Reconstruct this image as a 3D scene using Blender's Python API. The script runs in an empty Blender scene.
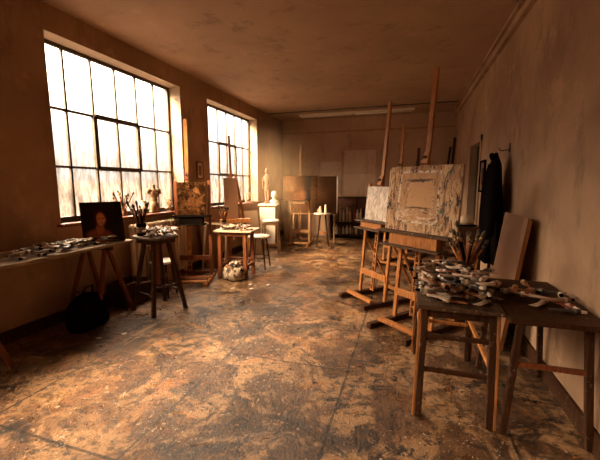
import bpy, bmesh, math, random
from mathutils import Vector, Matrix, Euler
PI = math.pi
random.seed(7)
S = bpy.context.scene
COL = S.collection

# ------------------------------------------------------------------ camera
cam_d = bpy.data.cameras.new('camera'); cam = bpy.data.objects.new('camera', cam_d); COL.objects.link(cam)
cam_d.sensor_fit = 'HORIZONTAL'; cam_d.sensor_width = 36.0; cam_d.lens = 36.0 * 345 / 600
cam_d.clip_start = 0.02; cam_d.clip_end = 200
cam.location = (0, 0, 1.45)
cam.rotation_euler = (math.radians(90 - 7.595), 0, math.radians(17.389))
S.camera = cam
# ------------------------------------------------------------------ world, sun, window portals, exposure
SKY_STRENGTH = 35.0
w = bpy.data.worlds.new('overcast_sky'); S.world = w; w.use_nodes = True
bg = w.node_tree.nodes['Background']; bg.inputs[1].default_value = SKY_STRENGTH
# overcast sky: dimmer at the horizon, brightest overhead, dull ground below
_n = w.node_tree.nodes; _l = w.node_tree.links
_tc = _n.new('ShaderNodeTexCoord'); _sx = _n.new('ShaderNodeSeparateXYZ'); _rp = _n.new('ShaderNodeValToRGB')
_l.new(_tc.outputs['Generated'], _sx.inputs[0]); _l.new(_sx.outputs[2], _rp.inputs[0]); _l.new(_rp.outputs[0], bg.inputs[0])
_e = _rp.color_ramp.elements; _e[0].position = 0.0; _e[0].color = (.035, .024, .016, 1); _e[1].position = 1.0; _e[1].color = (1.0, .77, .53, 1)
for _p, _c in ((.012, (.022, .019, .0165)), (.10, (.034, .0295, .025)), (.20, (.10, .086, .07)), (.34, (.60, .47, .34)), (.60, (.9, .70, .49))):
    _q = _e.new(_p); _q.color = (*_c, 1)
sun_d = bpy.data.lights.new('sun', 'SUN'); sun = bpy.data.objects.new('sun', sun_d); COL.objects.link(sun)
sun_d.energy = 19.0; sun_d.angle = math.radians(16); sun_d.color = (1.0, 0.72, 0.42)
sun.rotation_euler = Vector((0.56, 0.74, -0.66)).to_track_quat('-Z', 'Y').to_euler()
for i, y in enumerate((-.24, 3.73, 6.60)):  # first portal sits in the added, unseen window
    d = bpy.data.lights.new('window_portal', 'AREA'); d.shape = 'RECTANGLE'; d.size = 2.12; d.size_y = 1.9
    o = bpy.data.objects.new('window_portal', d); COL.objects.link(o)
    o.location = (-3.77, y, 2.0); o.rotation_euler = (PI / 2, 0, -PI / 2); d.cycles.is_portal = True
S.view_settings.view_transform = 'Standard'; S.view_settings.look = 'None'
S.view_settings.exposure = 1.05; S.view_settings.gamma = 1.0; S.view_settings.use_curve_mapping = False

# ------------------------------------------------------------------ material helpers
class NT:
    def __init__(s, name):
        s.m = bpy.data.materials.new(name); s.m.use_nodes = True
        s.t = s.m.node_tree; s.b = s.t.nodes['Principled BSDF']; s._co = None
    def n(s, typ, ins=None, **kw):
        nd = s.t.nodes.new(typ)
        for k, v in kw.items(): setattr(nd, k, v)
        for k, v in (ins or {}).items():
            if isinstance(v, bpy.types.NodeSocket): s.t.links.new(v, nd.inputs[k])
            else: nd.inputs[k].default_value = v
        return nd
    def co(s):
        if not s._co: s._co = s.n('ShaderNodeTexCoord').outputs['Object']
        return s._co
    def scaled(s, sc, loc=(0, 0, 0), rot=(0, 0, 0)):
        return s.n('ShaderNodeMapping', {0: s.co(), 'Scale': sc, 'Location': loc, 'Rotation': rot}).outputs[0]
    def noise(s, scale=5, detail=4, rough=.55, vec=None, dist=0):
        return s.n('ShaderNodeTexNoise', {'Vector': vec or s.co(), 'Scale': scale, 'Detail': detail, 'Roughness': rough, 'Distortion': dist}).outputs[0]
    def vor(s, scale=5, vec=None, out='Distance', feature='F1', rnd=1):
        return s.n('ShaderNodeTexVoronoi', {'Vector': vec or s.co(), 'Scale': scale, 'Randomness': rnd}, feature=feature).outputs[out]
    def math(s, op, a, b=0.0, c=0.0, clamp=False):
        return s.n('ShaderNodeMath', {0: a, 1: b, 2: c}, operation=op, use_clamp=clamp).outputs[0]
    def ramp(s, f, a, b):      # smooth 0..1 between a and b
        return s.n('ShaderNodeMapRange', {0: f, 1: a, 2: b, 3: 0.0, 4: 1.0}, interpolation_type='SMOOTHSTEP').outputs[0]
    def mix(s, f, a, b, blend='MIX'):
        nd = s.n('ShaderNodeMix', data_type='RGBA', blend_type=blend)
        for k, v in ((0, f), (6, a), (7, b)):
            if isinstance(v, bpy.types.NodeSocket): s.t.links.new(v, nd.inputs[k])
            elif k: nd.inputs[k].default_value = (*v, 1) if len(v) == 3 else v
            else: nd.inputs[k].default_value = v
        return nd.outputs[2]
    def sep(s, vec=None):
        return s.n('ShaderNodeSeparateXYZ', {0: vec or s.co()}).outputs
    def out(s, col, rough=.6, bump=None, bs=.3, bd=.01, spec=None, metal=None, coat=None):
        for k, v in (('Base Color', col), ('Roughness', rough), ('Specular IOR Level', spec), ('Metallic', metal), ('Coat Weight', coat)):
            if v is None: continue
            if isinstance(v, bpy.types.NodeSocket): s.t.links.new(v, s.b.inputs[k])
            elif k == 'Base Color': s.b.inputs[k].default_value = (*v, 1)
            else: s.b.inputs[k].default_value = v
        if bump is not None:
            bn = s.n('ShaderNodeBump', {'Height': bump, 'Strength': bs, 'Distance': bd})
            s.t.links.new(bn.outputs[0], s.b.inputs['Normal'])
        return s.m
    def rect(s, cx, cy, a, b, soft=.004, ax=(0, 2), warp=None):      # 1 inside a rectangle of half sizes a, b
        X = s.sep(warp)
        dx = s.math('SUBTRACT', s.math('ABSOLUTE', s.math('SUBTRACT', X[ax[0]], cx)), a)
        dy = s.math('SUBTRACT', s.math('ABSOLUTE', s.math('SUBTRACT', X[ax[1]], cy)), b)
        return s.ramp(s.math('MAXIMUM', dx, dy), soft, -soft)
    def ell(s, cx, cy, a, b, soft=.3, ax=(0, 2), warp=None):
        X = s.sep(warp)
        dx = s.math('DIVIDE', s.math('SUBTRACT', X[ax[0]], cx), a)
        dy = s.math('DIVIDE', s.math('SUBTRACT', X[ax[1]], cy), b)
        r = s.math('SQRT', s.math('ADD', s.math('MULTIPLY', dx, dx), s.math('MULTIPLY', dy, dy)))
        return s.ramp(r, 1 + soft, 1 - soft)
    def warped(s, scale, amt, vec=None):
        nz = s.n('ShaderNodeTexNoise', {'Vector': vec or s.co(), 'Scale': scale, 'Detail': 3}).outputs[1]
        v = s.n('ShaderNodeVectorMath', {0: nz, 1: (.5, .5, .5)}, operation='SUBTRACT').outputs[0]
        v = s.n('ShaderNodeVectorMath', {0: v, 'Scale': amt}, operation='SCALE').outputs[0]
        return s.n('ShaderNodeVectorMath', {0: vec or s.co(), 1: v}, operation='ADD').outputs[0]

def plain(name, col, rough=.6, var=.25, scale=12, metal=None, spec=None, bump=.15):
    k = NT(name); nz = k.noise(scale, 5, .6)
    dark = tuple(c * (1 - var) for c in col); lite = tuple(min(1, c * (1 + var)) for c in col)
    return k.out(k.mix(nz, dark, lite), rough, nz, bump, .004, spec, metal)

def wood(name, c0, c1, rough=.5, paint=0.0, stretch=(1, 1, .08), spec=.3):
    k = NT(name)
    rnd = k.n('ShaderNodeObjectInfo').outputs['Random']
    v = k.scaled(stretch)
    v = k.n('ShaderNodeVectorMath', {0: v, 1: k.n('ShaderNodeCombineXYZ', {0: rnd, 1: rnd, 2: rnd}).outputs[0]}, operation='ADD').outputs[0]
    g = k.noise(60, 5, .65, v, .6); big = k.noise(5, 3, .5)
    col = k.mix(k.ramp(g, .3, .7), c0, c1)
    col = k.mix(k.ramp(big, .35, .7), col, tuple(c * .62 for c in c1))
    if paint:
        col = k.mix(k.math('MULTIPLY', k.ramp(k.noise(32, 4, .7), .62, .66), paint), col, (.50, .43, .34))
        col = k.mix(k.math('MULTIPLY', k.ramp(k.noise(24, 4, .7, k.scaled((1, 1, 1), (5, 2, 1))), .62, .66), paint), col, (.02, .015, .012))
    return k.out(col, rough, g, .3, .004, spec)

M = {}
M['wood'] = wood('easel_wood', (.16, .054, .015), (.56, .22, .06), .5, .15, spec=.2)
M['wood_red'] = wood('reddish_wood', (.09, .025, .010), (.27, .078, .026), .45, .2)
M['wood_dark'] = wood('dark_wood', (.020, .008, .004), (.080, .032, .013), .6, .15, spec=.12)
M['wood_light'] = wood('pale_wood', (.22, .105, .042), (.42, .23, .10), .5, .1)
M['tabletop'] = wood('worn_tabletop', (.030, .016, .009), (.13, .072, .038), .65, .8, (1, .08, 1), spec=.12)
M['dark'] = plain('dark_paint', (.006, .004, .003), .8, spec=0)
M['cloth_dark'] = plain('dark_cloth', (.007, .005, .0045), .95, .5, 30, spec=0)
M['iron'] = plain('window_iron', (.055, .035, .02), .5, .3, 20)
M['plaster'] = plain('plaster_cast', (.62, .50, .38), .7, .15, 18)
M['plaster_brown'] = plain('aged_plaster', (.27, .16, .09), .7, .2, 18)
M['clay'] = plain('fired_clay', (.15, .08, .042), .75, .2, 18)
M['cream'] = plain('cream_paint', (.46, .34, .22), .55, .12, 10)
M['white'] = plain('white_paint', (.74, .64, .52), .5, .1, 10)
M['whitish'] = plain('pale_porcelain', (.72, .62, .52), .3, .06, 10)
M['steel'] = plain('dull_metal', (.22, .18, .14), .38, .3, 20, .8)
M['ferrule'] = plain('brass_ferrule', (.22, .13, .05), .5, .1, 30, .6)
M['bristle'] = plain('brush_bristle', (.06, .035, .02), .9, .5, 200)
M['bristle_pale'] = plain('pale_bristle', (.38, .26, .15), .9, .4, 200)
M['green_dark'] = plain('bottle_green', (.012, .02, .012), .15, .3)
M['blue'] = plain('blue_label', (.03, .06, .12), .35, .2)
M['rust'] = plain('rust_red', (.22, .045, .02), .55, .3)
k = NT('rag_cloth'); M['rag'] = k.out(k.mix(k.ramp(k.noise(14, 4, .7), .44, .5), (.05, .028, .018), (.46, .36, .26)), .9, k.noise(30), .5, .01)
M['radiator'] = plain('radiator_paint', (.58, .44, .29), .5, .2, 9)
M['door_green'] = plain('door_green', (.009, .013, .008), .6, .3, 4, spec=.2)
M['gap'] = plain('dark_slot', (.008, .005, .003), .9)
M['lamp_white'] = plain('lamp_enamel', (.60, .50, .38), .35, .08)
M['tube_glass'] = plain('unlit_tube', (.66, .58, .48), .25, .05)
def glass():
    k = NT('dusty_glass'); t = k.t
    v = k.scaled((1, 3.2, .8)); st = k.noise(5, 6, .7, v)
    z = k.sep()[2]
    low = k.ramp(z, .5, -.9)
    dirt = k.math('MULTIPLY', k.ramp(st, .25, .85), k.math('MULTIPLY_ADD', low, .85, .12), clamp=True)
    tr = k.n('ShaderNodeBsdfTransparent', {0: k.mix(dirt, (1, 1, 1), (.16, .14, .125))})
    tl = k.n('ShaderNodeBsdfTranslucent', {0: (.09, .08, .07, 1)})
    gl = k.n('ShaderNodeBsdfGlossy', {0: (1, 1, 1, 1), 1: .08})
    a = k.n('ShaderNodeMixShader', {0: k.math('MULTIPLY', dirt, .35), 1: tr.outputs[0], 2: tl.outputs[0]})
    b = k.n('ShaderNodeMixShader', {0: .04, 1: a.outputs[0], 2: gl.outputs[0]})
    t.links.new(b.outputs[0], t.nodes['Material Output'].inputs[0]); return k.m
M['glass'] = glass()

def wall_mat(name, c, stain):
    k = NT(name)
    a = k.noise(.9, 6, .6, None, .4); b = k.noise(4, 6, .7, k.scaled((1, 1, .35)))
    col = k.mix(k.ramp(a, .3, .7), c, stain)
    col = k.mix(k.math('MULTIPLY', k.ramp(b, .52, .72), .55), col, tuple(x * .45 for x in stain))
    col = k.mix(k.math('MULTIPLY', k.ramp(k.noise(2.3, 6, .7, k.scaled((1, 1, 1), (3, 7, 2))), .58, .66), .4), col, tuple(min(1, x * 1.35) for x in c))
    return k.out(col, .8, k.noise(30, 4, .6), .2, .01)
M['wall'] = wall_mat('stained_plaster_wall', (.42, .26, .15), (.25, .14, .075))
M['reveal'] = plain('window_reveal_plaster', (.40, .29, .19), .75, .1, 4)
M['wall_back'] = wall_mat('back_wall_plaster', (.42, .26, .165), (.33, .195, .118))
M['paper'] = wall_mat('pale_wall_panel', (.52, .35, .235), (.46, .30, .20))
M['ceil'] = wall_mat('ceiling_plaster', (.40, .25, .15), (.32, .195, .115))
M['splattered'] = wood('splattered_tabletop', (.14, .09, .055), (.42, .31, .20), .6, 1.0, (1, .08, 1), spec=.2)
M['wainscot'] = wood('wainscot_wood', (.05, .02, .011), (.12, .045, .024), .6, .3)

def floor_mat():
    k = NT('worn_slab_floor')
    X = k.sep()
    big = k.noise(.55, 6, .62, None, .5); mid = k.noise(2.6, 8, .7, None, .8); fine = k.noise(16, 6, .7)
    col = k.mix(k.ramp(big, .35, .65), (.036, .018, .009), (.17, .08, .034))
    col = k.mix(k.ramp(mid, .46, .58), col, (.34, .19, .088))
    col = k.mix(k.math('MULTIPLY', k.ramp(k.noise(1.3, 7, .75, k.scaled((1, 1, 1), (9, 4, 0)), 1.2), .52, .64), .7), col, (.34, .14, .045))
    col = k.mix(k.ramp(k.noise(3.4, 9, .8, k.scaled((1, 1, 1), (2, 9, 0)), .8), .53, .60), col, (.022, .012, .008))
    col = k.mix(k.math('MULTIPLY', k.ramp(fine, .50, .60), .75), col, (.025, .014, .009))
    # slab joints
    wv = k.warped(3, .03)
    br = k.n('ShaderNodeTexBrick', {'Vector': k.n('ShaderNodeMapping', {0: wv, 'Location': (.62, .4, 0), 'Rotation': (0, 0, PI / 2)}).outputs[0], 'Scale': 1.0, 'Mortar Size': .010, 'Mortar Smooth': .3, 'Brick Width': 1.9, 'Row Height': 1.02, 'Color1': (1, 1, 1, 1), 'Color2': (.72, .72, .72, 1), 'Mortar': (0, 0, 0, 1)}, offset=.35)
    col = k.mix(.8, col, k.mix(1.0, (1, 1, 1), br.outputs[0], 'MULTIPLY'), 'MULTIPLY')
    # cracks
    cr = k.vor(1.15, k.warped(2.5, .5), feature='DISTANCE_TO_EDGE')
    col = k.mix(k.math('MULTIPLY', k.ramp(cr, .012, .004), k.ramp(k.noise(.8, 3), .5, .6)), col, (.012, .008, .006))
    # paint drips and splatter
    for sc, th, lo, c in ((14, .17, (0, 0, 0), (.40, .31, .22)), (30, .2, (3, 1, 0), (.46, .36, .25)), (8, .15, (7, 2, 0), (.30, .20, .12)), (15, .2, (5, 5, 0), (.34, .13, .045)), (6, .17, (1, 8, 0), (.012, .008, .006)), (19, .25, (2, 3, 0), (.012, .008, .006))):
        v = k.warped(14, .16, k.scaled((1, 1, 1), lo))
        dm = k.ramp(k.vor(sc, v), th, th * .6)
        gate = k.ramp(k.noise(1.1, 3, .6, k.scaled((1, 1, 1), lo)), .47, .58)
        col = k.mix(k.math('MULTIPLY', dm, gate), col, c)
    # long pale smears
    sm = k.ramp(k.noise(5, 5, .75, k.scaled((.35, 1.6, 1), (4, 4, 0), (0, 0, .5)), 1.5), .66, .70)
    col = k.mix(k.math('MULTIPLY', sm, .75), col, (.46, .34, .22))
    r = k.n('ShaderNodeMapRange', {0: k.noise(1.8, 9, .75, None, .6), 1: .38, 2: .62, 3: .20, 4: .60}).outputs[0]
    h = k.math('ADD', k.math('MULTIPLY', mid, .6), k.math('MULTIPLY', fine, .4))
    return k.out(col, r, k.math('ADD', h, k.noise(45, 4, .7)), .75, .014)
M['floor'] = floor_mat()

# ------------------------------------------------------------------ mesh helpers
def frame_of(p0, p1, up=None):
    p0, p1 = Vector(p0), Vector(p1); z = (p1 - p0).normalized()
    u = Vector(up) if up else (Vector((0, 1, 0)) if abs(z.y) < .9 else Vector((1, 0, 0)))
    x = u.cross(z)
    if x.length < 1e-4: x = Vector((1, 0, 0)).cross(z)
    x.normalize(); return x, z.cross(x), z
class MB:
    def __init__(s): s.v = []; s.f = []; s.sm = []
    def add(s, vs, fs, smooth=False, mat=None):
        o = len(s.v); s.v += [tuple(mat @ Vector(q)) if mat else tuple(q) for q in vs]
        s.f += [tuple(o + i for i in q) for q in fs]; s.sm += [smooth] * len(fs); return s
    def box(s, c, d, rot=None):
        x, y, z = (q / 2 for q in d)
        vs = [(i, j, k) for k in (-z, z) for j in (-y, y) for i in (-x, x)]
        mt = Matrix.Translation(c) @ (Euler(rot).to_matrix().to_4x4() if rot else Matrix())
        return s.add(vs, [(0, 2, 3, 1), (4, 5, 7, 6), (0, 1, 5, 4), (2, 6, 7, 3), (0, 4, 6, 2), (1, 3, 7, 5)], False, mt)
    def bb(s, x0, x1, y0, y1, z0, z1): return s.box(((x0 + x1) / 2, (y0 + y1) / 2, (z0 + z1) / 2), (x1 - x0, y1 - y0, z1 - z0))
    def bar(s, p0, p1, a, b, up=None):       # a across, b along 'up'
        x, y, z = frame_of(p0, p1, up); p0, p1 = Vector(p0), Vector(p1)
        vs = [p + x * i * a / 2 + y * j * b / 2 for p in (p0, p1) for j in (-1, 1) for i in (-1, 1)]
        return s.add(vs, [(0, 2, 3, 1), (4, 5, 7, 6), (0, 1, 5, 4), (2, 6, 7, 3), (0, 4, 6, 2), (1, 3, 7, 5)])
    def tube(s, pts, r, n=10, caps=True, flat=1.0):
        pts = [Vector(p) for p in pts]; rs = r if isinstance(r, (list, tuple)) else [r] * len(pts)
        vs = []; fs = []; px = None
        for i, p in enumerate(pts):
            a = pts[max(i - 1, 0)]; b = pts[min(i + 1, len(pts) - 1)]
            x, y, z = frame_of(a, b)
            if px is not None:
                x = px - z * px.dot(z); x.normalize(); y = z.cross(x)
            px = x
            vs += [p + (x * math.cos(2 * PI * k / n) + y * math.sin(2 * PI * k / n) * flat) * rs[i] for k in range(n)]
        for i in range(len(pts) - 1):
            fs += [(i * n + k, i * n + (k + 1) % n, (i + 1) * n + (k + 1) % n, (i + 1) * n + k) for k in range(n)]
        s.add(vs, fs, True)
        if caps:
            o = len(s.v) - len(vs); s.f += [tuple(o + k for k in reversed(range(n))), tuple(o + (len(pts) - 1) * n + k for k in range(n))]; s.sm += [False, False]
        return s
    def lathe(s, prof, c=(0, 0, 0), n=20, sx=1, sy=1, fold=None):   # prof: (r, z)
        vs = []; fs = []
        for (r, z) in prof:
            for k in range(n):
                a = 2 * PI * k / n; q = r * (fold(a, z) if fold else 1)
                vs.append((c[0] + q * math.cos(a) * sx, c[1] + q * math.sin(a) * sy, c[2] + z))
        m = len(prof)
        for i in range(m - 1): fs += [(i * n + k, i * n + (k + 1) % n, (i + 1) * n + (k + 1) % n, (i + 1) * n + k) for k in range(n)]
        s.add(vs, fs, True); o = len(s.v) - len(vs)
        if prof[0][0] > 1e-4: s.f.append(tuple(o + k for k in reversed(range(n)))); s.sm.append(False)
        if prof[-1][0] > 1e-4: s.f.append(tuple(o + (m - 1) * n + k for k in range(n))); s.sm.append(False)
        return s
    def ball(s, c, r, n=14):
        r = r if isinstance(r, (tuple, list)) else (r, r, r)
        pr = [(max(math.sin(PI * i / 8), 1e-5), -math.cos(PI * i / 8) * r[2]) for i in range(9)]
        return s.lathe(pr, c, n, r[0], r[1])
    def prism(s, poly, h, mat=None):        # polygon in xy, extruded along z
        n = len(poly); vs = [(x, y, 0) for x, y in poly] + [(x, y, h) for x, y in poly]
        return s.add(vs, [tuple(reversed(range(n))), tuple(range(n, 2 * n))] + [(i, (i + 1) % n, n + (i + 1) % n, n + i) for i in range(n)], False, mat)
    def build(s, name, m, parent=None, bevel=0, remesh=0, sub=0, label=None, solid=0):
        me = bpy.data.meshes.new(name); me.from_pydata(s.v, [], s.f); me.update()
        me.polygons.foreach_set('use_smooth', s.sm)
        me.materials.append(M[m] if isinstance(m, str) else m)
        o = bpy.data.objects.new(name, me); COL.objects.link(o)
        if parent: o.parent = parent
        if label: o['label'] = label
        if solid: md = o.modifiers.new('s', 'SOLIDIFY'); md.thickness = solid
        if bevel: md = o.modifiers.new('b', 'BEVEL'); md.width = bevel; md.segments = 1; md.limit_method = 'ANGLE'
        if remesh:
            md = o.modifiers.new('r', 'REMESH'); md.mode = 'VOXEL'; md.voxel_size = remesh; md.use_smooth_shade = True
            md = o.modifiers.new('c', 'CORRECTIVE_SMOOTH') if False else o.modifiers.new('c', 'SMOOTH'); md.iterations = 4
        if sub: md = o.modifiers.new('u', 'SUBSURF'); md.levels = md.render_levels = sub
        return o
def tag(o, label, cat, group=None, kind=None):
    o['label'] = label; o['category'] = cat
    if group: o['group'] = group
    if kind: o['kind'] = kind
    return o
def thing(name, label, cat, loc=(0, 0, 0), rz=0, group=None):
    o = bpy.data.objects.new(name, None); COL.objects.link(o); o.empty_display_size = .05
    o.location = loc; o.rotation_euler = (0, 0, rz); return tag(o, label, cat, group)
def kids(o): return [c for c in bpy.data.objects if c.parent == o]
def dup(root, loc=None, rot=None, label=None, group=None, scale=None):
    def cp(o, par):
        c = o.copy(); COL.objects.link(c); c.parent = par
        for ch in kids(o): cp(ch, c)
        return c
    r = cp(root, None)
    if loc is not None: r.location = loc
    if rot is not None: r.rotation_euler = rot if isinstance(rot, (tuple, Euler)) else (0, 0, rot)
    if scale: r.scale = (scale,) * 3 if isinstance(scale, (int, float)) else scale
    if label: r['label'] = label
    if group: r['group'] = group
    return r
def struct(name, mb, m, parent=None, bevel=0, label=None):
    o = mb.build(name, m, parent, bevel)
    if not parent: o['kind'] = 'structure'
    if label: o['label'] = label
    return o

# ------------------------------------------------------------------ the room
XL, XR, YB, YF, ZC = -3.46, 1.03, 9.4, -1.5, 3.2
struct('floor', MB().bb(XL - .3, XR + .2, YF - .2, YB + .2, -.15, 0), 'floor')
struct('ceiling', MB().bb(XL - .3, XR + .2, YF - .2, YB + .2, ZC, ZC + .15), 'ceil')
WIN = [(-1.30, .82), (2.67, 4.79), (5.54, 7.66)]  # first opening is out of view, added to light the right foreground
Z0, Z1 = 1.04, 2.95
lw = MB(); lw.bb(XL - .3, XL, YF, YB, 0, Z0).bb(XL - .3, XL, YF, YB, Z1, ZC)
ys = [YF] + [v for a in WIN for v in a] + [YB]
for a, b in zip(ys[::2], ys[1::2]): lw.bb(XL - .3, XL, a, b, Z0, Z1)
struct('wall_left', lw, 'wall')
struct('wall_back', MB().bb(XL, XR, YB, YB + .2, 0, ZC), 'wall_back')
struct('wall_front', MB().bb(XL - .3, XR + .2, YF - .2, YF, 0, ZC), 'wall')
rw = MB(); DY0, DY1, DZ = 5.98, 6.85, 2.10
rw.bb(XR, XR + .2, YF, DY0, 0, ZC).bb(XR, XR + .2, DY1, YB + .2, 0, ZC).bb(XR, XR + .2, DY0, DY1, DZ, ZC)
struct('wall_right', rw, 'wall')
struct('trim_1', MB().bb(XL, XR, YB - .035, YB, 2.82, 2.86), 'wood_light', label='thin rail running along the back wall below the ceiling')
struct('trim_2', MB().bb(XR - .05, XR, 1.0, YB, ZC - .12, ZC).bb(XR - .09, XR, 1.0, YB, ZC - .04, ZC), 'wall', label='plaster cornice along the right wall')
struct('baseboard_left', MB().bb(XL, XL + .02, YF, YB, 0, .12), 'wood_dark')
struct('baseboard_right', MB().bb(XR - .02, XR, YF, DY0 - .1, 0, .12), 'wood_dark')
wn = MB()
x = -2.04
while x < XR - .05:
    wn.bb(x, min(x + .70, XR), YB - .015, YB, 0, 1.10); x += .70
struct('trim_3', wn, 'wainscot', label='dark wooden wainscot along the foot of the back wall')
wr = MB().bb(-2.04, XR, YB - .045, YB - .015, 1.06, 1.11).bb(-2.04, XR, YB - .03, YB - .015, .55, .60)
x = -2.04
while x < XR: wr.bb(x, x + .05, YB - .032, YB - .015, 0, 1.06); x += .70
struct('trim_4', wr, 'wood_dark', label='dark rails and stiles of the back wainscot')
# windows; the first one, unseen, is added as a light source
def window(i, y0, y1):
    g = -3.68; cy = (y0 + y1) / 2; cz = (Z0 + Z1) / 2
    fr = MB(); t = .045
    rows = [Z0, 1.64, 2.262, Z1]
    for a, b in ((y0, y0 + t), (y1 - t, y1)): fr.bb(g - .02, g + .02, a, b, Z0, Z1)
    for a, b in ((Z0, Z0 + t), (Z1 - t, Z1)): fr.bb(g - .02, g + .02, y0, y1, a, b)
    W = MB(); W.v = [(a, b - cy, c - cz) for a, b, c in fr.v]; W.f = fr.f; W.sm = fr.sm
    o = struct('window_%d' % i, W, 'iron', label='steel-framed studio window of many small panes'); o.location = (0, cy, cz)
    br = MB()
    for k in range(1, 6):
        y = y0 - cy + (y1 - y0) * k / 6; br.bb(g - .014, g + .014, y - .0125, y + .0125, Z0 - cz, Z1 - cz)
    for z in rows[1:3]: br.bb(g - .014, g + .014, y0 - cy, y1 - cy, z - cz - .013, z - cz + .013)
    br.build('glazing_bars', 'iron', o)
    p = (y1 - y0) / 6; sa, sb = y0 + p * 2 - cy, y0 + p * 4 - cy; za, zb = 1.64 - cz, 2.262 - cz
    sh = MB()
    for a, b in ((sa - .026, sa + .026), (sb - .026, sb + .026)): sh.bb(g - .01, g + .032, a, b, za, zb)
    for a, b in ((za - .026, za + .026), (zb - .026, zb + .026)): sh.bb(g - .01, g + .032, sa, sb, a, b)
    s = sh.build('opening_sash', 'iron', o)
    MB().bb(g + .03, g + .05, sb - .01, sb + .01, -.07, .05).build('handle', 'iron', s)
    MB().bb(g - .003, g + .003, y0 - cy, y1 - cy, Z0 - cz, Z1 - cz).build('window_pane', 'glass', o)
    rv = MB(); e = .006; a0, a1 = XL - .28, XL + .004
    rv.bb(a0, a1, y0 - cy, y0 - cy + e, Z0 - cz, Z1 - cz).bb(a0, a1, y1 - cy - e, y1 - cy, Z0 - cz, Z1 - cz).bb(a0, a1, y0 - cy, y1 - cy, Z1 - cz - e, Z1 - cz)
    rv.build('window_reveal', 'reveal', o)
    MB().bb(g + .02, XL + .09, y0 - .04 - cy, y1 + .04 - cy, Z0 - cz - .035, Z0 - cz).build('window_sill', 'wood_red', o, .004)
for i, (a, b) in enumerate(WIN): window(i + 1, a, b)
# door in the right wall
dr = struct('door_1', MB().bb(XR + .10, XR + .14, DY0, DY1, 0, DZ), 'door_green', label='dark green door standing in the right wall')
dp = MB()
for z0, z1 in ((.2, .95), (1.1, 1.95)): dp.bb(XR + .085, XR + .10, DY0 + .12, DY1 - .12, z0, z1)
dp.build('panel', 'door_green', dr, .006)
MB().tube([(XR + .10, DY0 + .08, 1.05), (XR + .05, DY0 + .08, 1.05), (XR + .05, DY0 + .18, 1.05)], .009).build('handle', 'steel', dr)
fr = MB(); fr.bb(XR - .02, XR + .15, DY0 - .09, DY0, 0, DZ + .09).bb(XR - .02, XR + .15, DY1, DY1 + .09, 0, DZ + .09).bb(XR - .02, XR + .15, DY0 - .09, DY1 + .09, DZ, DZ + .09)
struct('trim_5', fr, 'wall', label='painted frame around the green door')
# ceiling lamp and conduit
lt = thing('ceiling_lamp', 'long unlit strip lamp fixed across the ceiling near the back wall', 'lamp', (-1.34, 8.70, ZC))
MB().bb(-1.40, 1.40, -.05, .05, -.045, 0).build('lamp_housing', 'lamp_white', lt, .006)
MB().tube([(-1.36, 0, -.065), (-.02, 0, -.065)], .017).build('lamp_tube', 'tube_glass', lt)
MB().tube([(.02, 0, -.065), (1.36, 0, -.065)], .017).build('lamp_tube', 'tube_glass', lt)
tag(MB().tube([(XL, 8.30, ZC - .014), (XR, 8.25, ZC - .014)], .012).build('ceiling_conduit', 'iron'), 'thin dark conduit running across the ceiling in front of the strip lamp', 'pipe')
tag(MB().tube([(XL + .03, 9.33, .1), (XL + .03, 9.33, 2.75)], .018).build('wall_pipe', 'wood_light'), 'slim pale vertical pipe in the far left corner of the room', 'pipe')

# sunlit dust hanging in the far left corner
hz = NT('dusty_air'); hz.t.nodes.remove(hz.b)
_p = hz.n('ShaderNodeMapping', {0: hz.co(), 'Scale': (1 / 1.5, 1 / 2.1, 1 / 1.45)}).outputs[0]
_r = hz.n('ShaderNodeVectorMath', {0: _p}, operation='LENGTH').outputs['Value']
_v = hz.n('ShaderNodeVolumePrincipled', {'Color': (1, .66, .36, 1), 'Density': hz.math('MULTIPLY', hz.ramp(_r, 1.0, .1), .20), 'Anisotropy': .35}); hz.t.links.new(_v.outputs[0], hz.t.nodes['Material Output'].inputs['Volume'])
M['haze'] = hz.m
ha = MB().bb(-1.5, 1.5, -2.1, 2.1, -1.4, 1.4).build('dusty_air', 'haze'); ha.location = (-2.6, 7.2, 1.62); ha.scale = (.57, 1, 1); ha.location.x = -2.59
tag(ha, 'warm haze of sunlit dust hanging in the far left corner', 'haze', kind='stuff')

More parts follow.
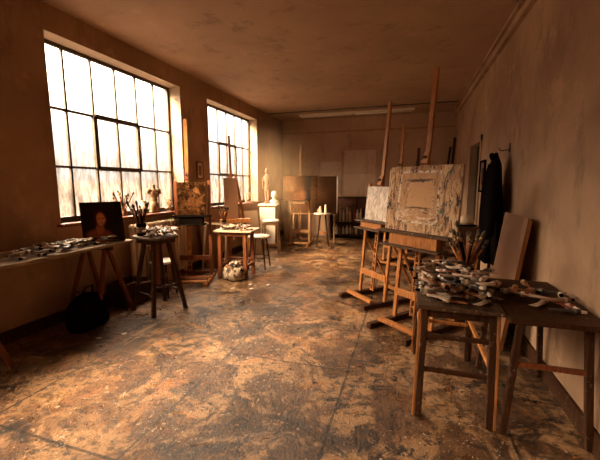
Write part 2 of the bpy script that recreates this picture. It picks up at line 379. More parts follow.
# ------------------------------------------------------------------ canvases
def mat_main():
    k = NT('impasto_abstract')
    wv = k.warped(9, .05); wf = k.warped(20, .03)
    def strokes(sc, st, off, a, b): return k.ramp(k.noise(sc, 6, .72, k.scaled(st, off), 1.4), a, b)
    col = k.mix(k.ramp(k.noise(5, 4), .35, .65), (.34, .17, .07), (.52, .30, .15))
    col = k.mix(strokes(7, (2.4, 1, .6), (0, 0, 0), .50, .57), col, (.58, .38, .21))
    col = k.mix(strokes(8, (2.6, 1, .5), (3, 0, 1), .53, .57), col, (.13, .05, .022))
    col = k.mix(strokes(10, (2.2, 1, .7), (7, 0, 4), .57, .60), col, (.018, .014, .010))
    col = k.mix(k.math('MULTIPLY', strokes(9, (2, 1, .6), (1, 0, 8), .56, .60), k.ramp(k.sep()[0], .05, .25)), col, (.07, .10, .075))
    inner = k.rect(-.03, .02, .23, .245, .01, warp=wv)
    pl = k.mix(k.noise(6, 6, .7), (.36, .17, .065), (.56, .31, .14))
    col = k.mix(k.math('MULTIPLY', inner, .72), col, pl)
    edge = k.math('SUBTRACT', k.rect(-.03, .02, .240, .258, .008, warp=wv), k.rect(-.03, .02, .222, .236, .008, warp=wv), clamp=True)
    eg = k.math('MULTIPLY', edge, k.ramp(k.noise(8, 5, .7), .38, .48))
    col = k.mix(k.math('MULTIPLY', eg, .9), col, k.mix(k.ramp(k.noise(16, 5, .7), .50, .56), (.72, .58, .43), (.05, .024, .014)))
    lower = k.math('MULTIPLY', inner, k.ramp(k.sep()[2], -.06, -.14))
    col = k.mix(k.math('MULTIPLY', k.math('MULTIPLY', lower, strokes(9, (.6, 1, 2.6), (2, 0, 5), .50, .55)), .9), col, (.62, .48, .34))
    col = k.mix(k.math('MULTIPLY', k.math('MULTIPLY', lower, strokes(10, (.6, 1, 2.6), (5, 0, 1), .55, .59)), .9), col, (.06, .03, .02))
    col = k.mix(k.rect(-.01, .035, .15, .135, .006, warp=wf), col, k.mix(k.noise(8, 6, .75), (.42, .21, .085), (.60, .35, .17)))
    e2 = k.math('SUBTRACT', k.rect(-.01, .035, .157, .142, .005, warp=wf), k.rect(-.01, .035, .148, .133, .005, warp=wf), clamp=True)
    col = k.mix(k.math('MULTIPLY', e2, .75), col, k.mix(k.ramp(k.noise(18, 5, .7), .45, .52), (.62, .48, .34), (.06, .03, .018)))
    for cx, cz, a, b in ((-.03, .185, .15, .012), (-.02, -.085, .14, .009)):
        col = k.mix(k.math('MULTIPLY', k.ell(cx, cz, a, b, .5, warp=k.warped(16, .05)), .9), col, (.03, .016, .010))
    col = k.mix(k.math('MULTIPLY', k.ramp(k.noise(28, 5, .8), .60, .66), .7), col, (.05, .028, .018))
    hh = k.math('ADD', k.noise(12, 7, .75, k.scaled((2.6, 1, .55)), 1.2), k.noise(50, 5, .7))
    return k.out(col, .55, hh, .8, .012, .25)
def mat_mid():
    k = NT('pale_abstract')
    st = k.noise(12, 7, .75, k.scaled((1.6, 1, .6)), 1.2)
    col = k.mix(k.ramp(st, .40, .60), (.30, .22, .16), (.60, .48, .37))
    col = k.mix(k.ramp(k.noise(16, 7, .8, k.scaled((1.5, 1, .7), (3, 0, 1)), 1.8), .56, .64), col, (.17, .12, .09))
    return k.out(col, .5, st, .6, .01)
def mat_fig(seed, bgc, figc, hot):
    k = NT('dark_figure_painting'); wv = k.warped(9, .10)
    col = k.mix(k.noise(7, 5, .7, k.scaled((1, 1, 1), (seed, 0, seed))), bgc, tuple(c * 2.6 for c in bgc))
    col = k.mix(k.math('MULTIPLY', k.ell(.05, -.05, .10, .16, .5, warp=wv), .85), col, figc)
    col = k.mix(k.math('MULTIPLY', k.ell(.06, .10, .05, .07, .4, warp=wv), .9), col, hot)
    col = k.mix(k.math('MULTIPLY', k.ell(-.12, -.12, .10, .10, .5, warp=wv), .6), col, figc)
    col = k.mix(k.math('MULTIPLY', k.ramp(k.noise(11, 6, .8, wv), .52, .57), .8), col, tuple(c * .6 for c in hot))
    col = k.mix(k.math('MULTIPLY', k.ramp(k.noise(9, 6, .8, k.scaled((1, 1, 1), (4, 0, 4))), .50, .56), .85), col, (.006, .003, .002))
    return k.out(col, .6, k.noise(40, 5, .7), .3, .004, 0)
def mat_portrait():
    k = NT('dark_portrait'); wv = k.warped(7, .05)
    col = k.mix(k.noise(5, 4), (.010, .007, .005), (.03, .016, .010))
    sh = k.ell(-.05, -.17, .13, .10, .25, warp=wv); col = k.mix(k.math('MULTIPLY', sh, .8), col, (.32, .10, .05))
    col = k.mix(k.math('MULTIPLY', k.ell(-.03, -.06, .035, .07, .3, warp=wv), .8), col, (.42, .15, .07))
    col = k.mix(k.ell(-.03, .045, .062, .088, .25, warp=wv), col, (.045, .012, .007))
    col = k.mix(k.math('MULTIPLY', k.ell(-.02, .03, .043, .068, .3, warp=wv), .9), col, (.62, .24, .11))
    for cx in (-.038, -.002): col = k.mix(k.math('MULTIPLY', k.ell(cx, .04, .011, .007, .4), .8), col, (.03, .012, .008))
    col = k.mix(k.math('MULTIPLY', k.ell(-.02, -.008, .014, .006, .4), .7), col, (.12, .02, .015))
    return k.out(col, .6, k.noise(60, 4), .3, .004, 0)
def mat_back():
    k = NT('brown_mixed_painting')
    wv = k.warped(8, .08)
    col = k.mix(k.noise(5, 6, .7), (.03, .012, .006), (.11, .05, .02))
    col = k.mix(k.rect(.17, 0, .075, .6, .01, warp=wv), col, (.018, .015, .013))
    col = k.mix(k.math('MULTIPLY', k.rect(-.25, .12, .14, .18, .01, warp=k.warped(10, .15)), .5), col, (.15, .07, .028))
    col = k.mix(k.math('MULTIPLY', k.ell(0, -.15, .12, .13, .4, warp=k.warped(12, .16)), .7), col, (.20, .07, .03))
    col = k.mix(k.math('MULTIPLY', k.ramp(k.noise(9, 6, .8), .52, .57), .8), col, (.015, .008, .005))
    return k.out(col, .7, k.noise(30, 5, .7), .4, .008, 0)
M['p_main'] = mat_main(); M['p_mid'] = mat_mid(); M['p_fig'] = mat_fig(1, (.012, .005, .002), (.09, .035, .012), (.20, .085, .03))
M['p_portrait'] = mat_portrait(); M['p_back'] = mat_back()
M['raw_canvas'] = plain('raw_canvas', (.50, .36, .22), .8, .12, 6)
M['dark_board'] = plain('dark_brown_board', (.075, .034, .016), .7, .3, 5, spec=0)
M['brown_board'] = plain('brown_board', (.20, .09, .04), .6, .2, 5)

def painting(loc, rz, tilt, w, h, m, label, cat='painting', th=.028, name='painting', rim='raw_canvas', roll=0):
    """loc = middle of the front lower edge; front faces local -y; leans back by tilt"""
    t = thing(name, label, cat, loc, rz); t.rotation_euler = Euler((-tilt, roll, rz)) if not roll else (Matrix.Rotation(rz, 3, 'Z') @ Matrix.Rotation(-tilt, 3, 'X') @ Matrix.Rotation(roll, 3, 'Y')).to_euler()
    c = MB().bb(-w / 2, w / 2, -.004, .006, -h / 2, h / 2).build('canvas', m, t); c.location = (0, .004, h / 2)
    b = .035; s = MB()
    s.bb(-w / 2 + .002, -w / 2 + b, .006, th, -h / 2 + .002, h / 2 - .002).bb(w / 2 - b, w / 2 - .002, .006, th, -h / 2 + .002, h / 2 - .002)
    s.bb(-w / 2 + b, w / 2 - b, .006, th, -h / 2 + .002, -h / 2 + b).bb(-w / 2 + b, w / 2 - b, .006, th, h / 2 - b, h / 2 - .002)
    q = s.build('stretcher', rim, t); q.location = (0, .004, h / 2); return t

# ------------------------------------------------------------------ studio easels
def easel(loc, rz, label, W=.46, tilt=.083, zt=.96, mast=2.45, uptop=1.35, tray=.10, trayw=.8, front=.40, back=.55, m='wood', mm=None, mast_x=0, dark_tray=None, clampz=1.64, foot='wood_dark', drawer=True):
    t = thing('easel', label, 'easel', loc, rz); tt = math.tan(tilt)
    Yp = lambda z, off: (z - zt) * tt + off
    for s in (-1, 1):
        MB().bb(s * W / 2 - .03, s * W / 2 + .03, -front, back, 0, .055).build('foot', foot, t, .004)
        x = s * W / 2
        MB().bar((x, Yp(.05, .055), .05), (x, Yp(uptop, .055), uptop), .042, .03).build('upright', m, t, .003)
    MB().bar((-W / 2, -front * .62, .075), (W / 2, -front * .62, .075), .035, .06, (0, 1, 0)).build('crossbeam', m, t, .003)
    MB().bar((-W / 2, back * .7, .075), (W / 2, back * .7, .075), .035, .06, (0, 1, 0)).build('crossbeam', m, t, .003)
    MB().bar((-W / 2, Yp(.33, .038), .33), (W / 2, Yp(.33, .038), .33), .075, .02, (0, 1, 0)).build('crossbar', m, t, .003)
    for s in (-1, 1):
        MB().bar((s * W / 2, back * .85, .05), (s * W / 2, Yp(.78, .07), .78), .026, .026).build('brace', m, t, .002)
    # slotted mast
    mm = mm or m; b = MB(); x = mast_x
    z0 = .12
    for s in (-1, 1): b.bar((x + s * .022, Yp(z0, .05), z0), (x + s * .022, Yp(zt + .1, .05), zt + .1), .016, .022)
    z = z0 + .02
    while z < zt: b.box((x, Yp(z, .05), z), (.03, .02, .022)); z += .075
    b.bar((x, Yp(zt + .05, .052), zt + .05), (x, Yp(mast, .052), mast), .052, .026)
    b.build('mast', mm, t, .002)
    cz = clampz
    c = MB().box((x, Yp(cz, .03), cz + .02), (.075, .06, .03), (-tilt, 0, 0)).box((x, Yp(cz + .06, .035), cz + .07), (.06, .03, .09), (-tilt, 0, 0)).build('top_clamp', m, t, .003)
    MB().tube([(x, Yp(cz + .07, .02), cz + .07), (x, Yp(cz + .07, -.02), cz + .07)], .012, 8).build('knob', 'wood_dark', c)
    # tray: upper ledge, box, lower ledge
    dm = dark_tray or m
    tr = MB().bb(-trayw / 2, trayw / 2, -.09, .05, zt - .022, zt - .002).build('tray', dm if dark_tray else 'tabletop', t, .003)
    if drawer:
        MB().bb(-trayw * .32, trayw * .30, -.07, .03, zt - .022 - tray, zt - .022).build('tray_box', dm, tr, .003)
        MB().bb(-trayw * .42, trayw * .36, -.13, .05, zt - .042 - tray, zt - .022 - tray).build('lower_ledge', dm if dark_tray else 'tabletop', tr, .003)
    return t
TH1 = -.695
easel((.094, 3.55, 0), TH1, 'big wooden studio easel holding the large square abstract, nearest the camera', W=.45, zt=.975, mast=2.55, trayw=.92, uptop=1.3, tray=.115)
painting((.094, 3.55, .977), TH1, .083, .84, .65, 'p_main', 'large thickly painted tan abstract with nested rectangles on the nearest easel', 'painting')
TH2 = -.83
easel((-.376, 4.30, 0), TH2, 'wooden studio easel holding the small pale grey canvas, just left of the biggest painting', W=.50, zt=1.003, mast=2.42, trayw=.66, uptop=1.46, clampz=1.43, tray=.07, front=.34)
painting((-.376, 4.30, 1.005), TH2, .093, .446, .415, 'p_mid', 'small pale grey abstract canvas on the second easel from the camera')
# easel in front of the pier, dark picture
TH3 = .36
_e1 = easel((-3.09, 4.45, 0), TH3, 'reddish easel with thick black ledge carrying a dark picture between the two windows', W=.50, zt=.985, mast=2.40, trayw=.56, uptop=1.50, m='wood_red', mm='wood', mast_x=-.07, dark_tray='dark', clampz=1.51, front=.44, back=.22, tilt=.03, tray=.10, foot='wood')
for _y in (-.40, -.14): MB().bb(-.27, .27, _y - .03, _y + .03, .055, .085).build('base_board', 'wood', _e1, .003)
painting((-3.09, 4.45, .987), TH3, .03, .42, .49, 'p_fig', 'dark brown figure painting on the easel between the windows')
# far easel by the back wall
easel((-2.45, 7.78, 0), .12, 'pale wooden easel carrying the brown picture near the back wall', W=.46, zt=1.06, mast=2.34, trayw=.48, uptop=1.1, m='wood_light', clampz=1.64, front=.25, back=.35, tilt=.03, foot='wood', tray=.05)
painting((-2.42, 7.76, 1.062), .12, .03, .82, .58, 'p_back', 'brown mottled painting with a black vertical band on the far easel')
easel((-.20, 6.35, 0), -.5, 'easel standing behind the two abstracts, only mast and feet showing', W=.45, zt=.95, mast=2.47, trayw=.6, uptop=1.2, clampz=1.72, tilt=.07)
easel((.13, 7.4, 0), -.3, 'farthest easel on the right, its short dark mast top showing', W=.42, zt=.95, mast=2.17, trayw=.6, uptop=1.2, m='wood_dark', clampz=1.8, tilt=.05)

# A-frame easel before the second window
def a_frame(loc, rz, label):
    t = thing('tripod_easel', label, 'easel', loc, rz)
    for s in (-1, 1): MB().bar((s * .30, -.10, 0), (s * .05, .06, 1.62), .045, .022).build('leg', 'wood', t, .003)
    MB().bar((0, .42, 0), (0, .08, 1.55), .04, .022).build('leg', 'wood', t, .003)
    MB().bar((-.02, -.06, .45), (-.04, .10, 2.30), .04, .022).build('mast', 'wood', t, .003)
    MB().bar((-.27, -.09, .80), (.27, -.09, .80), .10, .07, (0, 0, 1)).build('ledge', 'wood', t, .003)
    MB().bar((-.15, -.02, 1.15), (.15, -.02, 1.15), .02, .04, (0, 0, 1)).build('crossbar', 'wood', t, .002)
    return t
a_frame((-2.98, 5.55, 0), .7, 'tall slender tripod easel leaning before the second window')
painting((-2.972, 5.454, .837), .7, .10, .24, .72, 'brown_board', 'narrow blank brown board on the tripod easel by the second window', 'panel')

# boards leaning on the radiator wall behind the dark-picture easel
def lean_board(p0, w, h, rz, tilt, m, label, roll=0, name='leaning_board', cat='board', rim='wood_light'):
    return painting(p0, rz, tilt, w, h, m, label, cat, name=name, rim=rim, roll=roll)
# in local frame front faces -y; rz = pi/2 faces +x
lean_board((-3.25, 5.30, .02), .50, .80, PI / 2, .16, 'brown_board', 'brown board leaning under the pier behind the dark-picture easel')
def frame_thing(p, rz, tilt, w, h, label, bar=.035, m='wood_light', name='stretcher_frame', roll=0):
    t = thing(name, label, 'frame', p); t.rotation_euler = (Matrix.Rotation(rz, 3, 'Z') @ Matrix.Rotation(-tilt, 3, 'X') @ Matrix.Rotation(roll, 3, 'Y')).to_euler()
    for s in (-1, 1): MB().bb(s * (w / 2 - bar / 2) - bar / 2, s * (w / 2 - bar / 2) + bar / 2, 0, .02, 0, h).build('side_bar', m, t, .002)
    for z in (bar / 2, h - bar / 2): MB().bb(-w / 2 + bar, w / 2 - bar, 0, .02, z - bar / 2, z + bar / 2).build('end_bar', m, t, .002)
    return t
frame_thing((-3.04, 4.92, .02), .75, .16, .40, .80, 'empty stretcher frame tilted behind the dark-picture easel', m='cream', roll=.12)

# ------------------------------------------------------------------ tables and stools
def leg_bar(t, p0, p1, a=.035, m='wood', name='leg'): return MB().bar(p0, p1, a, a).build(name, m, t, .003)
def irregular_top(w, d, h, z, seed, n=22, amp=.05):
    r = random.Random(seed); ph = [r.uniform(0, 6.28) for _ in range(3)]; pts = []
    for k in range(n):
        a = 2 * PI * k / n; e = 3.2
        rr = 1 / ((abs(math.cos(a)) ** e + abs(math.sin(a)) ** e) ** (1 / e)); rr *= 1 + amp * math.sin(2 * a + ph[0]) + amp * .6 * math.sin(3 * a + ph[1])
        pts.append((w / 2 * rr * math.cos(a), d / 2 * rr * math.sin(a)))
    return MB().prism(pts, h, Matrix.Translation((0, 0, z)))
# tall modelling stand, left foreground
st = thing('modelling_stand', 'tall dark splay-legged stand topped with a paint-covered board, left foreground', 'stand', (-2.73, 3.22, 0), -.31)
irregular_top(.47, .42, .025, .845, 3).build('stand_top', 'tabletop', st, .003)
MB().bb(-.15, .15, -.15, .15, .79, .845).build('apron', 'wood_dark', st, .003)
for sx in (-1, 1):
    for sy in (-1, 1):
        leg_bar(st, (sx * .205, sy * .205, 0), (sx * .09, sy * .09, .80), .04, 'wood_dark')
for sx, sy, ex, ey, z in ((-1, -1, 1, -1, .22), (1, -1, 1, 1, .30), (-1, 1, 1, 1, .22), (-1, -1, -1, 1, .30)):
    q = .205 - .115 * z / .8; leg_bar(st, (sx * q, sy * q, z), (ex * q, ey * q, z), .026, 'wood_dark', 'stretcher')
MB().tube([(0, 0, .3), (0, 0, .80)], .022).build('spindle', 'wood_red', st)
# low stool behind the stand
def stool(loc, rz, h, label, r=.17, m='wood_dark', seat='whitish', legs=4):
    t = thing('stool', label, 'stool', loc, rz)
    MB().lathe([(r * .92, h - .035), (r, h - .03), (r, h - .01), (r * .95, h), (.0001, h)], n=28).build('seat', seat, t)
    for k in range(legs):
        a = 2 * PI * (k + .5) / legs; c, s = math.cos(a), math.sin(a)
        MB().tube([(c * r * 1.12, s * r * 1.12, 0), (c * r * .72, s * r * .72, h - .03)], [.012, .016], 8).build('leg', m, t)
    MB().tube([(r * .97 * math.cos(2 * PI * (k + .5) / legs), r * .97 * math.sin(2 * PI * (k + .5) / legs), h * .35) for k in range(legs + 1)], .008, 6).build('stretcher', m, t)
    return t
stool((-3.02, 3.66, 0), .2, .47, 'low stool with pale round seat behind the tall stand', .15)
stool((-2.44, 5.42, 0), .1, .57, 'dark-legged stool with pale round seat right of the middle table', .19)
# left work table on trestles
lt = thing('work_table', 'long paint-covered work table along the window wall, on splayed trestle legs', 'table', (-3.19, 2.30, 0))
MB().bb(-.26, .23, -1.0, .83, .795, .825).build('table_top', 'splattered', lt, .004)
for yy in (-.75, .55):
    MB().bb(-.22, .19, yy - .03, yy + .03, .75, .795).build('trestle_beam', 'wood_dark', lt, .003)
    for s in (-1, 1):
        leg_bar(lt, (.20, yy + s * .24, 0), (.12, yy + s * .02, .76), .035, 'wood_red'); leg_bar(lt, (-.22, yy + s * .24, 0), (-.16, yy + s * .02, .76), .035, 'wood_red')
    leg_bar(lt, (-.19, yy - .15, .30), (.18, yy - .15, .30), .025, 'wood_red', 'stretcher')
# middle table
mt = thing('side_table', 'small reddish table heaped with paint tubes in front of the second window', 'table', (-2.57, 4.82, 0), .12)
MB().bb(-.27, .33, -.24, .24, .725, .75).build('table_top', 'cream', mt, .004)
MB().bb(-.19, .23, -.18, .18, .66, .725).build('apron', 'wood_red', mt, .003)
for x in (-.19, .21):
    for y in (-.17, .17): leg_bar(mt, (x * 1.05, y * 1.05, 0), (x, y, .70), .05, 'wood_red')
for z in (.14, .24): MB().bb(-.19, .21, .13, .16, z, z + .03).build('stretcher', 'wood_red', mt, .003)
for x in (-.19, .21): MB().bb(x - .015, x + .015, -.17, .17, .16, .20).build('stretcher', 'wood_red', mt, .003)
# right foreground table
rt = thing('painting_table', 'worn wooden table buried in crumpled paint tubes, right foreground', 'table', (.31, 2.56, 0))
tp = MB()
for k in range(5): tp.bb(-.235 + .002, .235, -.46 + k * .185, -.46 + (k + 1) * .185 - .004, .71, .737)
tp.build('table_top', 'tabletop', rt, .003)
MB().bb(-.19, .19, -.41, -.385, .65, .71).build('apron', 'wood_dark', rt, .003); MB().bb(-.19, .19, .385, .41, .65, .71).build('apron', 'wood_dark', rt, .003)
for x in (-1, 1):
    for y in (-1, 1):
        leg_bar(rt, (x * .20, y * .42, 0), (x * .185, y * .40, .71), .036, 'wood_dark')
        leg_bar(rt, (x * .23, y * .43, 0), (x * .215, y * .41, .71), .016, 'wood', 'leg_batten')
    MB().bb(x * .19 - .012, x * .19 + .012, -.40, .40, .36, .39).build('stretcher', 'wood', rt, .003)
for z in (.30, .52):
    MB().bb(-.19, .19, -.42, -.40, z, z + .028).build('stretcher', 'wood_dark', rt, .003)
    MB().bb(-.19, .19, .39, .41, z, z + .028).build('stretcher', 'wood', rt, .003)
r2 = thing('painting_table', 'dark narrow table pushed against the right wall beside the tube-covered one', 'table', (.79, 2.50, 0))
MB().bb(-.235, .22, -.46, .42, .70, .73).build('table_top', 'wood_dark', r2, .004)
for x in (-1, 1):
    for y in (-1, 1): leg_bar(r2, (x * .21, y * .38, 0), (x * .16, y * .36, .70), .035, 'wood_dark')
MB().bb(-.18, .18, -.38, -.36, .42, .45).build('stretcher', 'wood_red', r2, .003)

# ------------------------------------------------------------------ paint tubes
def tube_proto(name, body, capm, L, R, label, band=None, bend=0.0):
    t = thing(name, label, 'paint tube')
    n = 12; vs = []; fs = []; K = 9
    for i in range(K):
        u = i / (K - 1); y = -L / 2 + L * u; fl = 1 - u ** 1.4 if True else 1
        rx = R * (1 + .25 * u) * (1 + .10 * math.sin(7 * u + bend * 9)); rz = max(R * (1 - u ** 1.3), .0016) * (1 + .15 * math.sin(11 * u + bend * 5))
        dx = bend * (u ** 2) * L; dz = R * .2 * math.sin(5 * u + bend * 20) * (1 if u > .3 else 0)
        vs += [(rx * math.cos(2 * PI * k / n) + dx, y, rz * math.sin(2 * PI * k / n) + R + dz * .4) for k in range(n)]
    for i in range(K - 1): fs += [(i * n + k, (i + 1) * n + k, (i + 1) * n + (k + 1) % n, i * n + (k + 1) % n) for k in range(n)]
    fs += [tuple(range(n)), tuple((K - 1) * n + k for k in reversed(range(n)))]
    MB().add(vs, fs, True).build('tube_body', body, t)
    MB().tube([(0, -L / 2 + .001, R), (0, -L / 2 - .006, R), (0, -L / 2 - .008, R), (0, -L / 2 - .022, R)], [R * .85, R * .5, R * .6, R * .5], 10).build('cap', capm, t)
    if band:
        MB().tube([(0, -L * .36, R), (0, -L * .22, R)], [R * 1.09, R * 1.12], 12, False).build('label_band', band, t)
    return t
M['tube_cream'] = plain('cream_tube', (.50, .38, .27), .5, .5, 40); M['tube_grey'] = plain('lead_tube', (.20, .16, .12), .4, .4, 25, .3)
M['tube_brown'] = plain('stained_tube', (.20, .11, .06), .45, .5, 30); M['tube_red'] = plain('red_tube', (.20, .045, .02), .4, .5, 30)
M['tube_dark'] = plain('dark_tube', (.035, .025, .02), .4, .5, 30)
M['tube_orange'] = plain('orange_tube', (.30, .12, .04), .4, .4, 30)
KINDS = [('cream', 'tube_cream', 'cream', 'rust'), ('grey', 'tube_grey', 'dark', 'tube_cream'), ('brown-stained', 'tube_brown', 'dark', 'tube_cream'),
         ('red', 'tube_red', 'white', 'tube_cream'), ('black', 'tube_dark', 'white', 'tube_grey'), ('orange', 'tube_orange', 'dark', 'tube_cream'), ('cream bent', 'tube_cream', 'dark', 'tube_dark')]
PROTO = []
for i, (cn, b, c, bd) in enumerate(KINDS):
    PROTO.append([cn, b, c, bd, None])
def place_tube(ki, loc, rot, where, group, scale=1.0):
    P = PROTO[ki]; lab = 'crumpled %s paint tube %s' % (P[0], where)
    if P[4] is None:
        P[4] = tube_proto('paint_tube', P[1], P[2], .115, .0125, lab, P[3], (.12, -.1, .2, 0, -.18, .1, .3)[ki])
        o = P[4]; o.location = loc; o.rotation_euler = rot; o['group'] = group; o.scale = (scale,) * 3
        return o
    return dup(P[4], loc, rot, lab, group + '')
def tube_heap(cx, cy, z, w, d, n, seed, where, group, s=1.0, rz=0, layers=2, keep=None):
    r = random.Random(seed); placed = []; cr, sr = math.cos(rz), math.sin(rz); tries = 0; cnt = {}
    while len(placed) < n and tries < 6000:
        tries += 1
        x = max(-w / 2, min(w / 2, r.gauss(0, w * .33))); y = max(-d / 2, min(d / 2, r.gauss(0, d * .33)))
        if (2 * x / w) ** 2 + (2 * y / d) ** 2 > 1.15: continue
        X, Y = cx + x * cr - y * sr, cy + x * sr + y * cr
        if keep and keep(X, Y): continue
        a = r.uniform(0, 2 * PI); ux, uy = -math.sin(a), math.cos(a)
        lvl = 0
        for (px, py, pa, pl) in placed:
            # capsule test
            dmin = 9
            for q in (-.055, -.02, .02, .055):
                for p in (-.055, -.02, .02, .055):
                    dd = math.hypot(X + ux * q * s - px + math.sin(pa) * p * s, Y + uy * q * s - py - math.cos(pa) * p * s); dmin = min(dmin, dd)
            if dmin < .022 * s: lvl = max(lvl, pl + 1)
        if lvl >= layers: continue
        placed.append((X, Y, a, lvl)); ki = r.choice((0, 0, 1, 2, 2, 2, 3, 4, 4, 5, 6))
        o = place_tube(ki, (X, Y, z + .001 + lvl * .019 * s), (r.uniform(-.04, .04) * min(lvl, 1), r.uniform(-.3, .3) * min(lvl, 1), a), where, group + ', ' + PROTO[ki][0], s)
        o.scale = (s,) * 3; o['group'] = group + ', ' + PROTO[ki][0]
    return placed
POTS_R = [(.46, 2.86, .075), (.49, 2.66, .085)]
kr = lambda X, Y: any(math.hypot(X - a, Y - b) < c + .05 for a, b, c in POTS_R) or X < .12 or X > .51 or Y < 2.17 or (X > .40 and Y > 2.52)
tube_heap(.31, 2.41, .737, .42, .70, 230, 11, 'in the heap on the right foreground table', 'tubes heaped on the right foreground table', 1.25, layers=6, keep=kr)
tube_heap(.80, 2.45, .73, .26, .55, 12, 12, 'on the narrow table by the right wall', 'tubes on the narrow table by the right wall', 1.3)
tube_heap(-2.56, 4.80, .75, .46, .32, 38, 13, 'in the heap on the small reddish table', 'tubes heaped on the small reddish table', 1.15, layers=3, keep=lambda X, Y: X < -2.72)
tube_heap(-2.70, 3.24, .87, .36, .32, 34, 14, 'lying on the tall splay-legged stand', 'tubes on the tall stand', 1.1, layers=4, keep=lambda X, Y: math.hypot(X + 2.86, Y - 3.15) < .11)
tube_heap(-3.10, 2.45, .825, .30, 1.0, 48, 15, 'lying on the long work table under the windows', 'tubes on the long work table', 1.2, layers=3, keep=lambda X, Y: X > -3.03 or Y > 3.02 or Y > 2.72 and X < -3.1)

# ------------------------------------------------------------------ brushes and pots
def brush_proto(L, hm, bm, label, r=.006, flat=False):
    t = thing('paintbrush', label, 'brush')
    MB().tube([(0, 0, 0), (0, 0, L * .45), (0, 0, L * .78)], [r * .5, r * 1.15, r], 8).build('handle', hm, t)
    MB().tube([(0, 0, L * .78), (0, 0, L * .88)], [r, r * 1.3], 8).build('ferrule', 'ferrule', t)
    MB().tube([(0, 0, L * .88), (0, 0, L * .95), (0, 0, L)], [r * 1.3, r * 1.6, r * .4], 8, flat=.5 if flat else 1).build('bristles', bm, t)
    return t
BR = {}
def brush(key, loc, rot, label, group, s=1):
    if key not in BR:
        L, hm, bm, r = {'big': (.40, 'wood_red', 'bristle', .0085), 'pale': (.34, 'wood', 'bristle', .0085), 'black': (.33, 'dark', 'bristle', .0075)}[key]
        b = BR[key] = brush_proto(L, hm, bm, label, r); b.location = loc; b.rotation_euler = rot; b.scale = (s,) * 3; b['group'] = group; return b
    return dup(BR[key], loc, rot, label, group, s)
def pot_with(loc, rad, h, m, label, n, keys, spread, blabel, group, seed, s=1, cat='pot', name='brush_pot', prof=None, handle=False):
    t = thing(name, label, cat, loc)
    e = rad * .9
    P = prof or [(e, 0), (rad, h * .06), (rad, h * .5), (rad * 1.0, h * .94), (rad * 1.05, h * .96), (rad * 1.05, h), (rad * .92, h), (rad * .90, h * .5), (e * .9, h * .06), (.0001, h * .06)]
    MB().lathe(P, n=24).build('pot_body', m, t)
    if not prof: MB().lathe([(rad * 1.001, h * .25), (rad * 1.02, h * .27), (rad * 1.02, h * .7), (rad * 1.001, h * .72)], n=24).build('label_band', 'tube_brown', t)
    r = random.Random(seed)
    for i in range(n):
        a = 2 * PI * i / n + r.uniform(-.3, .3); tl = r.uniform(.35, 1.0) * spread
        k = keys[i % len(keys)]
        x0, y0 = -math.cos(a) * rad * .35, -math.sin(a) * rad * .35
        # leaning outward; rotate about axis perpendicular to (cos a, sin a)
        q = Vector((math.cos(a) * math.sin(tl), math.sin(a) * math.sin(tl), math.cos(tl))).to_track_quat('Z', 'Y').to_euler()
        lim = math.atan((rad * .78 + rad * .35) / (h))
        if tl > lim: q = Vector((math.cos(a) * math.sin(lim), math.sin(a) * math.sin(lim), math.cos(lim))).to_track_quat('Z', 'Y').to_euler()
        kn = {'big': 'red-handled', 'pale': 'pale-handled', 'black': 'black-handled'}[k]
        brush(k, (loc[0] + x0, loc[1] + y0, loc[2] + h * .08 + .004), tuple(q), kn + ' ' + blabel, group + ', ' + kn, s * r.uniform(.85, 1.1))
    return t
pot_with((.44, 2.85, .737), .052, .105, 'steel', 'paint-smeared tin full of brushes on the right foreground table', 20, ('black', 'pale', 'big'), .62, 'paintbrush in the tin on the right foreground table', 'brushes in the tin on the right foreground table', 21, 1.0)
t = thing('tin_can', 'open grey tin with a lid rim beside the brush tin on the right table', 'tin', (.47, 2.68, .737))
MB().lathe([(.045, 0), (.047, .004), (.047, .062), (.050, .064), (.050, .070), (.043, .070), (.043, .01), (.0001, .01)], n=24).build('tin_body', 'steel', t)
MB().tube([(.047 * math.cos(a), .047 * math.sin(a), .055 - .05 * abs(math.sin(a)) ** 2 * 0 + .0) for a in [PI * k / 8 for k in range(9)]], .002, 6).build('wire_handle', 'steel', t)
pot_with((-2.86, 3.15, .87), .05, .14, 'dark', 'dark jar of brushes standing on the tall splay-legged stand', 11, ('black', 'big'), .5, 'paintbrush in the dark jar on the tall stand', 'brushes in the dark jar on the tall stand', 22, 1.05)
pot_with((-3.52, 3.58, Z0), .042, .085, 'plaster_brown', 'small clay cup holding a fan of brushes on the first window sill', 12, ('big', 'black', 'big'), .75, 'paintbrush in the clay cup on the first window sill', 'brushes in the clay cup on the first window sill', 23, .80)
pot_with((-2.79, 4.86, .75), .035, .13, 'green_dark', 'dark green jar of brushes on the small reddish table', 8, ('big', 'pale'), .4, 'paintbrush in the green jar on the small reddish table', 'brushes in the green jar on the small reddish table', 24, .95)

